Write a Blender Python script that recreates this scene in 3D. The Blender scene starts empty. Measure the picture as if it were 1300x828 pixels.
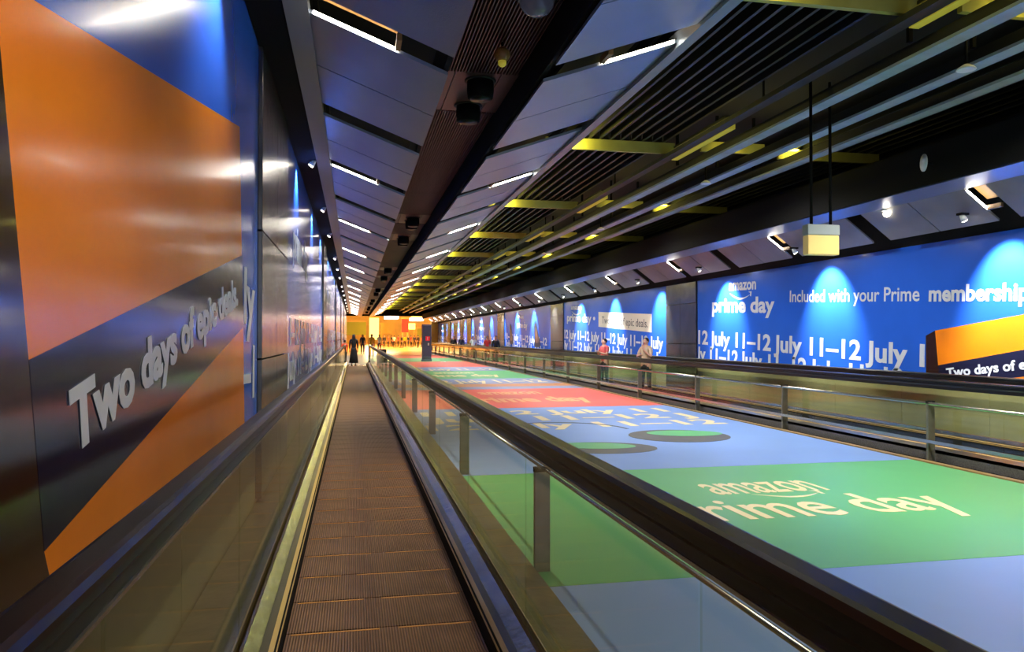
import bpy, bmesh, math, random
from mathutils import Vector, Matrix
random.seed(7)
S = bpy.context.scene
COL = S.collection
R = math.radians

# ------------------------------------------------------------------ camera
CAMZ = 1.54
cd = bpy.data.cameras.new('camera')
cam = bpy.data.objects.new('camera', cd)
COL.objects.link(cam)
cd.sensor_fit = 'HORIZONTAL'
cd.sensor_width = 36.0
cd.lens = 36.0 * 975 / 1300
cd.clip_start = 0.05
cd.clip_end = 500
cam.location = (0, 0, CAMZ)
cam.rotation_euler = (R(90 + 0.82), 0, R(-11.6))
S.camera = cam

# ------------------------------------------------------------------ world, exposure
w = bpy.data.worlds.new('world')
S.world = w
w.use_nodes = True
bg = w.node_tree.nodes['Background']
bg.inputs['Color'].default_value = (0.75, 0.8, 0.9, 1)
bg.inputs['Strength'].default_value = 0.9
S.view_settings.view_transform = 'Standard'
S.view_settings.look = 'None'
S.view_settings.gamma = 1
S.view_settings.use_curve_mapping = False
S.view_settings.exposure = 0.62
DOWN = 62       # added spots that light the printed floor evenly, W
WASH = 62       # spots washing the banners, W
TUBE = 28        # tube emission
SPINE = 44
WARM = 2600      # far hall

def lamp(name, kind, loc, power, color=(1, 1, 1), parent=None, rot=(0, 0, 0), **kw):
    l = bpy.data.lights.new(name, kind)
    l.energy = power
    l.color = color
    for k, v in kw.items():
        setattr(l, k, v)
    o = bpy.data.objects.new(name, l)
    o.location = loc
    o.rotation_euler = rot
    COL.objects.link(o)
    if parent:
        o.parent = parent
    return o

# ------------------------------------------------------------------ materials
def srgb(c):
    return tuple(((x / 12.92) if x <= 0.04045 else ((x + 0.055) / 1.055) ** 2.4) for x in [v / 255 for v in c]) + (1,)
MATS = {}
def mat(name, rgb, rough=0.5, metal=0.0, spec=0.5, noise=0.0, nscale=5.0, bump=0.0, bscale=40.0, emit=0.0,
        coat=0.0, trans=0.0, stretch=None, emit_col=None):
    if name in MATS:
        return MATS[name]
    m = bpy.data.materials.new(name)
    m.use_nodes = True
    nt = m.node_tree
    b = nt.nodes['Principled BSDF']
    c = srgb(rgb)
    b.inputs['Base Color'].default_value = c
    b.inputs['Roughness'].default_value = rough
    b.inputs['Metallic'].default_value = metal
    b.inputs['Specular IOR Level'].default_value = spec
    b.inputs['Coat Weight'].default_value = coat
    b.inputs['Coat Roughness'].default_value = 0.08
    b.inputs['Transmission Weight'].default_value = trans
    if emit:
        b.inputs['Emission Color'].default_value = srgb(emit_col or rgb)
        b.inputs['Emission Strength'].default_value = emit
    tc = nt.nodes.new('ShaderNodeTexCoord')
    mp = nt.nodes.new('ShaderNodeMapping')
    nt.links.new(tc.outputs['Object'], mp.inputs['Vector'])
    if stretch:
        mp.inputs['Scale'].default_value = stretch
    if noise:
        n = nt.nodes.new('ShaderNodeTexNoise')
        n.inputs['Scale'].default_value = nscale
        n.inputs['Detail'].default_value = 5
        nt.links.new(mp.outputs[0], n.inputs['Vector'])
        mr = nt.nodes.new('ShaderNodeMapRange')
        mr.inputs['From Min'].default_value = 0.3
        mr.inputs['From Max'].default_value = 0.7
        mr.inputs['To Min'].default_value = 1 - noise
        mr.inputs['To Max'].default_value = 1 + noise * 0.4
        nt.links.new(n.outputs['Fac'], mr.inputs['Value'])
        mx = nt.nodes.new('ShaderNodeVectorMath')
        mx.operation = 'SCALE'
        mx.inputs[0].default_value = c[:3]
        nt.links.new(mr.outputs[0], mx.inputs['Scale'])
        nt.links.new(mx.outputs[0], b.inputs['Base Color'])
    if bump:
        n2 = nt.nodes.new('ShaderNodeTexNoise')
        n2.inputs['Scale'].default_value = bscale
        n2.inputs['Detail'].default_value = 3
        nt.links.new(mp.outputs[0], n2.inputs['Vector'])
        bp = nt.nodes.new('ShaderNodeBump')
        bp.inputs['Strength'].default_value = bump
        bp.inputs['Distance'].default_value = 0.02
        nt.links.new(n2.outputs['Fac'], bp.inputs['Height'])
        nt.links.new(bp.outputs[0], b.inputs['Normal'])
        if coat:
            nt.links.new(bp.outputs[0], b.inputs['Coat Normal'])
    MATS[name] = m
    return m

def mat_glass(name, tint):
    m = bpy.data.materials.new(name)
    m.use_nodes = True
    nt = m.node_tree
    nt.nodes.remove(nt.nodes['Principled BSDF'])
    out = nt.nodes['Material Output']
    tr = nt.nodes.new('ShaderNodeBsdfTransparent')
    tr.inputs[0].default_value = tint
    gl = nt.nodes.new('ShaderNodeBsdfGlossy')
    gl.inputs['Color'].default_value = (0.9, 0.9, 0.85, 1)
    gl.inputs['Roughness'].default_value = 0.06
    lw = nt.nodes.new('ShaderNodeLayerWeight')
    lw.inputs['Blend'].default_value = 0.5
    pw = nt.nodes.new('ShaderNodeMath'); pw.operation = 'POWER'
    pw.inputs[1].default_value = 4.0
    nt.links.new(lw.outputs['Facing'], pw.inputs[0])
    ge = nt.nodes.new('ShaderNodeNewGeometry')
    fb = nt.nodes.new('ShaderNodeMath'); fb.operation = 'SUBTRACT'
    fb.inputs[0].default_value = 1.0
    nt.links.new(ge.outputs['Backfacing'], fb.inputs[1])
    fr = nt.nodes.new('ShaderNodeMath'); fr.operation = 'MULTIPLY'
    sc = nt.nodes.new('ShaderNodeMapRange')
    sc.inputs['To Min'].default_value = 0.05
    sc.inputs['To Max'].default_value = 0.62
    nt.links.new(pw.outputs[0], sc.inputs['Value'])
    nt.links.new(sc.outputs[0], fr.inputs[0])
    nt.links.new(fb.outputs[0], fr.inputs[1])
    mx = nt.nodes.new('ShaderNodeMixShader')
    nt.links.new(fr.outputs[0], mx.inputs[0])
    nt.links.new(tr.outputs[0], mx.inputs[1])
    nt.links.new(gl.outputs[0], mx.inputs[2])
    nt.links.new(mx.outputs[0], out.inputs['Surface'])
    return m

def mat_pallet():
    m = mat('pallet_metal', (150, 112, 84), rough=0.45, metal=0.35, noise=0.35, nscale=3.0, stretch=(1, 1, 1))
    nt = m.node_tree
    b = nt.nodes['Principled BSDF']
    tc = nt.nodes.new('ShaderNodeTexCoord')
    wv = nt.nodes.new('ShaderNodeTexWave')
    wv.bands_direction = 'X'
    wv.inputs['Scale'].default_value = 22
    nt.links.new(tc.outputs['Object'], wv.inputs['Vector'])
    bp = nt.nodes.new('ShaderNodeBump')
    bp.inputs['Strength'].default_value = 0.8
    bp.inputs['Distance'].default_value = 0.008
    nt.links.new(wv.outputs['Fac'], bp.inputs['Height'])
    nt.links.new(bp.outputs[0], b.inputs['Normal'])
    src = b.inputs['Base Color'].links[0].from_socket
    mr = nt.nodes.new('ShaderNodeMapRange')
    mr.inputs['To Min'].default_value = 0.45
    mr.inputs['To Max'].default_value = 1.15
    nt.links.new(wv.outputs['Fac'], mr.inputs['Value'])
    v = nt.nodes.new('ShaderNodeVectorMath')
    v.operation = 'SCALE'
    nt.links.new(src, v.inputs[0])
    nt.links.new(mr.outputs[0], v.inputs['Scale'])
    nt.links.new(v.outputs[0], b.inputs['Base Color'])
    return m

M = dict(
    black=mat('black_rubber', (10, 10, 11), rough=0.3, spec=0.22, noise=0.3, nscale=8),
    guide=mat('black_aluminium', (24, 22, 20), rough=0.35, metal=0.3),
    dark=mat('dark_void', (12, 12, 13), rough=0.85, spec=0.15),
    deckdark=mat('ceiling_dark', (22, 22, 24), rough=0.9),
    baffle=mat('baffle_grey', (36, 38, 40), rough=0.5, metal=0.3),
    beam=mat('beam_grey', (146, 164, 168), rough=0.5, metal=0.0, noise=0.2),
    yellow=mat('yellow_lit_beam', (165, 160, 80), rough=0.6, noise=0.15),  # grey-cream beams: the yellow lamplight is partly put into the base colour
    panel=mat('perforated_metal', (138, 150, 166), rough=0.32, metal=0.75, noise=0.12, nscale=1.5, bump=0.12, bscale=90),
    soffit=mat('soffit_metal', (138, 138, 138), rough=0.5, metal=0.4, noise=0.15, nscale=2, bump=0.15, bscale=90),
    strip=mat('edge_strip', (120, 130, 140), rough=0.4, metal=0.5),
    spine=mat('spine_metal', (92, 58, 56), rough=0.45, metal=0.4, noise=0.3, nscale=2),
    steel=mat('stainless_deck', (128, 134, 142), rough=0.22, metal=0.9, noise=0.35, nscale=6, bump=0.15, bscale=14),
    outer=mat('outer_deck_metal', (120, 112, 84), rough=0.3, metal=0.7, noise=0.35, nscale=5, bump=0.1, bscale=20),
    gold=mat('gold_strip', (190, 160, 98), rough=0.35, metal=0.5),
    yplate=mat('yellow_glow_plate', (190, 175, 60), rough=0.6, emit=0.22),  # weak emission stands in for light falling on the plates
    housing=mat('sign_housing', (150, 158, 158), rough=0.45),
    fpale=mat('floor_pale_orange', (245, 178, 118), rough=0.42),
    demarc=mat('worn_yellow_line', (190, 128, 40), rough=0.6),
    bronze=mat('bronze_strip', (112, 88, 62), rough=0.3, metal=0.7),
    column=mat('column_steel', (120, 116, 108), rough=0.22, metal=0.85, noise=0.3, nscale=3, bump=0.25, bscale=4),
    dado=mat('dado_beige', (138, 133, 98), rough=0.35, noise=0.15, nscale=2),
    blue=mat('banner_blue', (38, 92, 200), rough=0.2, spec=0.35, noise=0.12, nscale=0.8, bump=0.05, bscale=3, coat=0.08),
    orange=mat('banner_orange', (232, 128, 20), rough=0.2, spec=0.35, noise=0.12, nscale=1.2, bump=0.05, bscale=3, coat=0.08),
    navy=mat('banner_navy', (26, 26, 48), rough=0.16, spec=0.4, bump=0.05, bscale=3, coat=0.15),
    navyside=mat('banner_box_side', (48, 26, 16), rough=0.18, coat=0.3),
    print=mat('banner_print', (192, 197, 202), rough=0.3),
    printbox=mat('banner_box_cream', (214, 204, 186), rough=0.35),
    ink=mat('banner_ink', (28, 30, 40), rough=0.4),
    photo=mat('banner_photo', (120, 84, 70), rough=0.3, noise=0.6, nscale=2),
    fgreen=mat('floor_green', (96, 176, 110), rough=0.42, noise=0.08, nscale=0.7),
    fblue=mat('floor_blue', (124, 158, 214), rough=0.42, noise=0.08, nscale=0.7),
    fblue2=mat('floor_blue_pale', (140, 152, 190), rough=0.42, noise=0.15, nscale=0.7),
    fred=mat('floor_coral', (235, 106, 92), rough=0.42, noise=0.08, nscale=0.7),
    forange=mat('floor_tan', (206, 140, 92), rough=0.42),
    fprint=mat('floor_cream', (240, 220, 170), rough=0.42),
    fgrey=mat('floor_print_grey', (88, 88, 84), rough=0.5, noise=0.2, nscale=3),  # grey ink of the printed ellipses and loop
    floor=mat('floor_stone', (150, 150, 142), rough=0.35, noise=0.15, nscale=1),
    amber=mat('floor_amber_tile', (226, 170, 96), rough=0.3, noise=0.08, nscale=0.4),
    tan=mat('tan_edge', (150, 122, 74), rough=0.5, noise=0.2),
    granite=mat('skirt_granite', (88, 84, 78), rough=0.5, noise=0.5, nscale=60),
    post=mat('post_steel', (128, 122, 104), rough=0.35, metal=0.6, noise=0.2, nscale=10),
    rail=mat('rail_steel', (176, 172, 160), rough=0.2, metal=0.9),
    white=mat('white_paint', (220, 224, 226), rough=0.4),
    tube=mat('tube_glow', (255, 246, 228), emit=TUBE),
    glowspot=mat('bulb_glow', (255, 244, 220), emit=18),
    yglow=mat('yellow_tube_glow', (255, 236, 90), emit=5),
    warmwood=mat('fitting_gold', (140, 100, 50), rough=0.5),
    cream=mat('sign_cream', (228, 196, 120), rough=0.5, emit=0.12),
    hallyellow=mat('hall_yellow', (215, 175, 80), rough=0.6, noise=0.2, nscale=0.5),
    hallglow=mat('hall_lit_panel', (255, 220, 120), emit=1.3),
    hallwhite=mat('hall_lit_white', (255, 255, 240), emit=3),
    hallred=mat('hall_red', (190, 50, 30), rough=0.6),
    hallgreen=mat('hall_green', (150, 160, 40), rough=0.6),
    kiosk=mat('kiosk_grey', (116, 116, 130), rough=0.35, metal=0.3),
    screen=mat('kiosk_screen', (70, 72, 88), rough=0.2, emit=0.15),
    red=mat('sign_red', (215, 30, 45), rough=0.4, emit=0.3),
    skin=mat('skin', (170, 118, 92), rough=0.55),
    skin2=mat('skin_fair', (205, 160, 135), rough=0.55),
    hair=mat('hair_black', (14, 12, 12), rough=0.5),
    cblack=mat('cloth_black', (18, 18, 22), rough=0.8),
    cpink=mat('cloth_pink', (205, 90, 90), rough=0.8),
    cbeige=mat('cloth_beige', (200, 178, 150), rough=0.8),
    cyellow=mat('cloth_yellow', (235, 185, 40), rough=0.8),
    cnavy=mat('cloth_navy', (40, 46, 70), rough=0.8),
    cwhite=mat('cloth_white', (205, 205, 205), rough=0.8),
    corange=mat('cloth_orange', (235, 90, 50), rough=0.7),
    cred=mat('cloth_red', (180, 40, 40), rough=0.8),
)
M['pallet'] = mat_pallet()
M['glass'] = mat_glass('balustrade_glass', (0.93, 0.95, 0.88, 1))

# ------------------------------------------------------------------ helpers
class MB:
    def __init__(s):
        s.bm = bmesh.new()
    def box(s, x0, x1, y0, y1, z0, z1):
        vs = [s.bm.verts.new((x, y, z)) for x in (x0, x1) for y in (y0, y1) for z in (z0, z1)]
        for f in ((0, 1, 3, 2), (4, 6, 7, 5), (0, 4, 5, 1), (2, 3, 7, 6), (0, 2, 6, 4), (1, 5, 7, 3)):
            s.bm.faces.new([vs[i] for i in f])
        return s
    def prism(s, prof, y0, y1, axis='y'):
        """profile of (x,z) points extruded along y"""
        a = [s.bm.verts.new((p[0], y0, p[1])) for p in prof]
        b = [s.bm.verts.new((p[0], y1, p[1])) for p in prof]
        n = len(prof)
        for i in range(n):
            s.bm.faces.new((a[i], a[(i + 1) % n], b[(i + 1) % n], b[i]))
        s.bm.faces.new(a[::-1]); s.bm.faces.new(b)
        return s
    def wprism(s, prof, x0, x1):
        """profile of (y,z) points extruded along x"""
        a = [s.bm.verts.new((x0, p[0], p[1])) for p in prof]
        b = [s.bm.verts.new((x1, p[0], p[1])) for p in prof]
        n = len(prof)
        for i in range(n):
            s.bm.faces.new((a[i], a[(i + 1) % n], b[(i + 1) % n], b[i]))
        s.bm.faces.new(a[::-1]); s.bm.faces.new(b)
        return s
    def fprism(s, prof, z0, z1):
        a = [s.bm.verts.new((p[0], p[1], z0)) for p in prof]
        b = [s.bm.verts.new((p[0], p[1], z1)) for p in prof]
        n = len(prof)
        for i in range(n):
            s.bm.faces.new((a[i], a[(i + 1) % n], b[(i + 1) % n], b[i]))
        s.bm.faces.new(a[::-1]); s.bm.faces.new(b)
        return s
    def tube(s, pts, r, n=10):
        rings = []
        for i, p in enumerate(pts):
            p = Vector(p)
            d = (Vector(pts[min(i + 1, len(pts) - 1)]) - Vector(pts[max(i - 1, 0)])).normalized()
            u = d.orthogonal().normalized() if abs(d.z) > 0.95 else d.cross(Vector((0, 0, 1))).normalized()
            v = d.cross(u)
            rr = r[i] if isinstance(r, (list, tuple)) else r
            rings.append([s.bm.verts.new(p + u * math.cos(2 * math.pi * k / n) * rr + v * math.sin(2 * math.pi * k / n) * rr) for k in range(n)])
        for a, b in zip(rings, rings[1:]):
            for k in range(n):
                f = s.bm.faces.new((a[k], a[(k + 1) % n], b[(k + 1) % n], b[k]))
                f.smooth = True
        s.bm.faces.new(rings[0][::-1]); s.bm.faces.new(rings[-1])
        return s
    def lathe(s, prof, c=(0, 0, 0), n=20, sx=1, sy=1):
        rings = []
        for r, z in prof:
            rings.append([s.bm.verts.new((c[0] + r * sx * math.cos(2 * math.pi * k / n), c[1] + r * sy * math.sin(2 * math.pi * k / n), c[2] + z)) for k in range(n)])
        for a, b in zip(rings, rings[1:]):
            for k in range(n):
                f = s.bm.faces.new((a[k], a[(k + 1) % n], b[(k + 1) % n], b[k]))
                f.smooth = True
        s.bm.faces.new(rings[0][::-1]); s.bm.faces.new(rings[-1])
        return s
    def mesh(s, name):
        bmesh.ops.recalc_face_normals(s.bm, faces=s.bm.faces)
        me = bpy.data.meshes.new(name)
        s.bm.to_mesh(me); s.bm.free()
        return me
    def build(s, name, m, parent=None, bevel=0.0, loc=None):
        me = s.mesh(name)
        return put(name, me, m, parent, bevel, loc)

def put(name, me, m, parent=None, bevel=0.0, loc=None):
    if m is not None and not me.materials:
        me.materials.append(m)
    o = bpy.data.objects.new(name, me)
    COL.objects.link(o)
    if parent:
        o.parent = parent
        o.matrix_parent_inverse = parent_inv(parent)
    if loc:
        o.location = loc
    if bevel:
        b = o.modifiers.new('bevel', 'BEVEL')
        b.width = bevel; b.segments = 2; b.limit_method = 'ANGLE'
    return o

def parent_inv(p):
    m = Matrix.LocRotScale(p.location, p.rotation_euler, p.scale)
    q = p
    # meshes are written in world coordinates: undo the parent's placement
    if q.parent:
        m = q.parent.matrix_parent_inverse.inverted() @ m if False else m
    if p.parent:
        return Matrix.Identity(4)
    return m.inverted()

def thing(name, label, cat, loc=(0, 0, 0), group=None):
    o = bpy.data.objects.new(name, None)
    o.empty_display_size = 0.2
    o.location = loc
    COL.objects.link(o)
    o['label'] = label; o['category'] = cat
    if group:
        o['group'] = group
    return o

def tag(o, label, cat, group=None):
    o['label'] = label; o['category'] = cat
    if group:
        o['group'] = group
    return o

def struct(o):
    o['kind'] = 'structure'
    return o

ORD = ['nearest', 'second', 'third', 'fourth', 'fifth', 'sixth', 'seventh', 'eighth', 'ninth', 'tenth', 'eleventh',
       'twelfth', 'thirteenth', 'fourteenth', 'fifteenth', 'sixteenth', 'seventeenth', 'eighteenth', 'nineteenth', 'twentieth', 'twenty-first', 'twenty-second', 'twenty-third', 'twenty-fourth']
def nth(k):
    return ORD[k] if k else 'nearest'

# text -------------------------------------------------------------------
_T = {}
def tmesh(txt, bold=0.03, shear=0.0):
    key = (txt, bold, shear)
    if key in _T:
        return _T[key]
    c = bpy.data.curves.new('t', 'FONT')
    c.body = txt
    c.size = 1
    c.offset = bold
    c.shear = shear
    c.extrude = 0.5
    c.resolution_u = 3
    o = bpy.data.objects.new('t', c)
    COL.objects.link(o)
    dg = bpy.context.evaluated_depsgraph_get()
    me = bpy.data.meshes.new_from_object(o.evaluated_get(dg))
    bpy.data.objects.remove(o)
    xs = [v.co.x for v in me.vertices]
    _T[key] = (me, min(xs), max(xs))
    return _T[key]
CAP = 0.73

class Plane:
    """a printed surface: origin, in-plane axes u (reading direction) and v (up), normal n"""
    def __init__(s, o, u, v):
        s.o = Vector(o); s.u = Vector(u).normalized(); s.v = Vector(v).normalized(); s.n = s.u.cross(s.v)
    def pt(s, a, b, h=0.0):
        return s.o + s.u * a + s.v * b + s.n * h

def text(pl, txt, a, b, width, cap, m, parent, tilt=0.0, lift=0.004, bold=0.03, name='lettering', shear=0.0, th=0.002, cut=None):
    """txt with its baseline starting at (a,b) on plane pl, scaled to width and cap height"""
    src, x0, x1 = tmesh(txt, bold, shear)
    me = src.copy()
    sx = width / (x1 - x0); sy = cap / CAP
    ct, st = math.cos(tilt), math.sin(tilt)
    for v in me.vertices:
        x = (v.co.x - x0) * sx; y = v.co.y * sy
        p = pl.pt(a + x * ct - y * st, b + x * st + y * ct, lift + v.co.z * th)
        v.co = p
    me.materials.clear()
    # one mesh per letter: islands gathered by their span in the reading direction
    bm = bmesh.new(); bm.from_mesh(me); bpy.data.meshes.remove(me)
    bm.verts.ensure_lookup_table()
    seen = set(); isl = []
    for v0 in bm.verts:
        if v0.index in seen:
            continue
        st_ = [v0]; seen.add(v0.index); grp = []
        while st_:
            v = st_.pop(); grp.append(v.index)
            for e in v.link_edges:
                q = e.other_vert(v)
                if q.index not in seen:
                    seen.add(q.index); st_.append(q)
        us = [bm.verts[i_].co.dot(pl.u) for i_ in grp]
        isl.append([min(us), max(us), grp])
    isl.sort(key=lambda g_: g_[0])
    out = []
    for g_ in isl:
        if out:
            ov = min(out[-1][1], g_[1]) - max(out[-1][0], g_[0])
            if ov > 0.55 * min(out[-1][1] - out[-1][0], g_[1] - g_[0]):
                out[-1][0] = min(out[-1][0], g_[0]); out[-1][1] = max(out[-1][1], g_[1]); out[-1][2] += g_[2]
                continue
        out.append(g_)
    res = []
    for g_ in out:
        ids = set(g_[2]); mp = {}
        vs = []
        for i_ in sorted(ids):
            mp[i_] = len(vs); vs.append(bm.verts[i_].co[:])
        fs = [[mp[v.index] for v in f.verts] for f in bm.faces if f.verts[0].index in ids]
        lm = bpy.data.meshes.new('letter')
        lm.from_pydata(vs, [], fs)
        if cut:
            b2 = bmesh.new(); b2.from_mesh(lm)
            bmesh.ops.bisect_plane(b2, geom=b2.verts[:] + b2.edges[:] + b2.faces[:], plane_co=cut[0], plane_no=cut[1], clear_outer=True)
            b2.to_mesh(lm); b2.free()
            if not lm.vertices:
                continue
        res.append(put('letter', lm, m, parent))
    bm.free()
    return res

def poly(pl, pts, m, parent, name, lift=0.004, th=0.003, tag_=None):
    bm = bmesh.new()
    a = [bm.verts.new(pl.pt(p[0], p[1], lift - th)) for p in pts]
    b = [bm.verts.new(pl.pt(p[0], p[1], lift)) for p in pts]
    n = len(pts)
    for i in range(n):
        bm.faces.new((a[i], a[(i + 1) % n], b[(i + 1) % n], b[i]))
    bm.faces.new(a[::-1]); bm.faces.new(b)
    bmesh.ops.recalc_face_normals(bm, faces=bm.faces)
    me = bpy.data.meshes.new(name)
    bm.to_mesh(me); bm.free()
    return put(name, me, m, parent)

def smile(pl, a, b, wid, hgt, m, parent, tilt=0.0, lift=0.004):
    """the curved arrow under the word: a crescent with an arrow head at its right end"""
    pts = []
    N = 12
    def T(x, y):
        ct, st = math.cos(tilt), math.sin(tilt)
        return (a + x * ct - y * st, b + x * st + y * ct)
    for i in range(N + 1):
        t = i / N
        pts.append(T(wid * t, -hgt * math.sin(math.pi * t * 0.92) ))
    for i in range(N, -1, -1):
        t = i / N
        pts.append(T(wid * t, -hgt * math.sin(math.pi * t * 0.92) - hgt * 0.38 * math.sin(math.pi * min(1, t + 0.04)) - 0.002))
    poly(pl, pts, m, parent, 'smile_arc', lift)
    hx = wid
    head = [T(hx - wid * 0.12, hgt * 0.22), T(hx + wid * 0.03, hgt * 0.3), T(hx + wid * 0.01, -hgt * 0.75), T(hx - wid * 0.035, -hgt * 0.7), T(hx - wid * 0.03, 0.0)]
    poly(pl, head, m, parent, 'smile_arrowhead', lift)

# ================================================================== STRUCTURE
Y0, Y1 = -5.0, 84.0        # the corridor
XL, XR = -0.82, 8.9        # walls
CX = 0.154                 # centre of the near walkway
ZT_L, ZT_R = 4.04, 3.02    # tops of the banners
YE = 43.5                  # end of the walkways

fl = MB()
fl.box(1.08, 7.0, Y0, YE, -0.12, 0.0)
fl.box(XL - 0.5, 7.0, YE, 66.0, -0.12, 0.0)
fl.box(7.0, XR + 0.4, 80.0, Y1, -0.12, 0.0)
floor = struct(fl.build('floor', M['floor']))
fa = MB().box(-30, 45, Y1, 210, -0.12, 0.0).box(XL - 0.5, 7.0, 66.0, Y1, -0.12, 0.0).build('hall_floor', M['amber'], floor)
MB().box(XL - 0.5, 1.08, Y0, YE, -0.5, -0.42).build('pit_floor', M['dark'], floor)
MB().box(7.0, XR + 0.4, Y0, 80.0, -0.5, -0.42).build('pit_floor', M['dark'], floor)

ZC = 5.4
ceil = struct(MB().box(XL - 0.6, XR + 0.6, Y0, Y1, ZC, ZC + 0.1).build('ceiling', M['deckdark']))
wl = struct(MB().box(XL - 0.3, XL - 0.03, Y0, Y1, -0.5, ZC).build('wall_left', M['deckdark']))
wr = struct(MB().box(XR + 0.03, XR + 0.3, Y0, Y1, -0.5, ZC).build('wall_right', M['deckdark']))

# dado panels, one per three metres, with open joints
def dado(wall, x0, x1, z0, z1):
    y = Y0
    while y < Y1 - 0.1:
        ye = min(y + 1.8, Y1)
        MB().box(x0, x1, y + 0.004, ye - 0.004, z0, z1).build('dado_panel', M['dado'], wall)
        y = ye
dado(wl, XL - 0.03, XL, 0.1, 0.79)
dado(wr, XR, XR + 0.03, 0.0, 0.80)

# left soffit and its edge strip
struct(MB().box(XL - 0.03, -0.53, Y0, Y1, 4.04, 4.12).build('trim_1', M['dark']))
struct(MB().prism([(-0.53, 4.02), (-0.35, 4.04), (-0.35, 4.16), (-0.53, 4.14)], Y0, Y1).build('trim_2', M['strip']))
# strip between the right wing and the louvres
struct(MB().box(2.70, 2.80, Y0, Y1, 4.02, 4.16).build('trim_3', M['strip']))
# right: black fascia and strip below it
struct(MB().box(7.24, 7.30, Y0, Y1, 3.50, 4.0).build('trim_4', M['dark']))
struct(MB().box(7.28, 7.88, Y0, Y1, 3.49, 3.55).build('trim_5', M['strip']))
# dark back above the soffit panels
MB().box(7.3, XR + 0.03, Y0, Y1, 4.0, 4.05).build('fascia_board', M['dark'], ceil)

# wing panels over the walkway ------------------------------------------
def slab(xa, za, xb, zb, y0, y1, th=0.03):
    return MB().prism([(xa, za), (xb, zb), (xb, zb + th), (xa, za + th)], y0, y1)
wing_l = struct(MB().box(-0.34, -0.30, Y0, Y1, 4.25, 4.35).build('ceiling_wing_left', M['dark']))
wing_r = struct(MB().box(2.66, 2.70, Y0, Y1, 4.25, 4.35).build('ceiling_wing_right', M['dark']))
me_cache = {}
def panel_run(parent, xa, za, xb, zb, base, pitch, segs, mt, yend=Y1):
    k0 = int((Y0 - base) / pitch) - 1
    k = k0
    while base + k * pitch < yend:
        for a, b in segs:
            y0, y1 = base + k * pitch + a, base + k * pitch + b
            if y0 >= Y0 and y1 <= yend:
                key = (xa, a)
                if key not in me_cache:
                    me_cache[key] = slab(xa, za, xb, zb, 0, y1 - y0).mesh('panel')
                    me_cache[key].materials.append(mt)
                put('panel', me_cache[key], None, parent, loc=(0, y0, 0))
        k += 1
SEG = [(0.0, 1.16), (1.18, 2.34), (2.80, 3.88), (3.90, 5.0)]
PB = 6.12          # first light gap in the left wing lies just before this y
panel_run(wing_l, -0.35, 4.06, 0.73, 3.64, PB, 5.4, SEG, M['panel'])
panel_run(wing_r, 1.52, 3.64, 2.70, 4.06, PB, 5.4, SEG, M['panel'])
panel_run(ceil, 7.86, 3.50, 8.42, 3.09, 8.7, 4.94, [(0.0, 1.05), (1.07, 2.12), (2.52, 3.54), (3.56, 4.60)], M['soffit'])

# tube lights in the open joints ----------------------------------------
def tube_light(xa, za, xb, zb, y, label, group, warm=True):
    mx, mz = (xa + xb) / 2, (za + zb) / 2
    t = thing('tube_light', label, 'tube light', (mx, y, mz), group)
    MB().prism([(xa, za), (xb, zb), (xb, zb + 0.02), (xa, za + 0.02)], y - 0.03, y - 0.008).build('tube', M['tube'], t)
    dz = 0.14
    MB().prism([(xa, za + dz), (xb, zb + dz), (xb, zb + dz + 0.02), (xa, za + dz + 0.02)], y - 0.26, y - 0.01).build('reflector', M['warmwood'], t)
    xm = xb; zm = zb
    MB().box(xm - 0.02, xm + 0.02, y - 0.25, y - 0.02, zm + 0.0, zm + 0.055).build('end_bracket', M['warmwood'], t)
    return t
i = 0
y = PB
while y < Y1:
    tube_light(-0.32, 4.05, 0.33, 3.80, y, '%s tube light in the left wing of sloped ceiling panels, counted from the viewer' % nth(i), 'tube lights in the left wing')
    tube_light(2.66, 4.05, 2.02, 3.82, y, '%s tube light in the right wing of sloped ceiling panels, counted from the viewer' % nth(i), 'tube lights in the right wing')
    i += 1; y += 5.4
tube_light(-0.32, 4.05, 0.33, 3.80, PB - 5.4, 'tube light in the left wing overhead, partly behind the viewer', 'tube lights in the left wing')
tube_light(2.66, 4.05, 2.02, 3.82, PB - 5.4, 'tube light in the right wing overhead, partly behind the viewer', 'tube lights in the right wing')
i = 0
y = 8.7
while y < Y1:
    tube_light(7.90, 3.46, 8.22, 3.23, y, '%s tube light in the low soffit above the right banners, counted from the viewer' % nth(i), 'tube lights in the right soffit')
    i += 1; y += 4.94

# ribbed spine ------------------------------------------------------------
spine = struct(MB().box(0.70, 1.60, Y0, Y1, 4.03, 4.06).build('ceiling_spine', M['dark']))
MB().box(1.50, 1.54, Y0, Y1, 3.70, 4.03).build('side_board', M['dark'], spine)
MB().box(0.70, 0.74, Y0, Y1, 3.70, 4.03).build('side_board', M['dark'], spine)
sp_y = [1.0, 7.6, 16.0, 19.0, 27.8, 31.5, 39.5, 43.0, 51.0, 55.0, 63.0, 67.0, 75.0]
rib = MB()
NR = 26
wv = 0.74 / NR
for r_ in range(NR):
    x = 0.75 + r_ * wv
    rib.prism([(x, 4.0), (x + wv * 0.28, 3.975), (x + wv * 0.6, 3.975), (x + wv * 0.85, 4.0), (x + wv * 0.85, 4.02), (x, 4.02)], 0, 1)
ribm = rib.mesh('ribbed_plate'); ribm.materials.append(M['spine'])
prev = Y0
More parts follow.
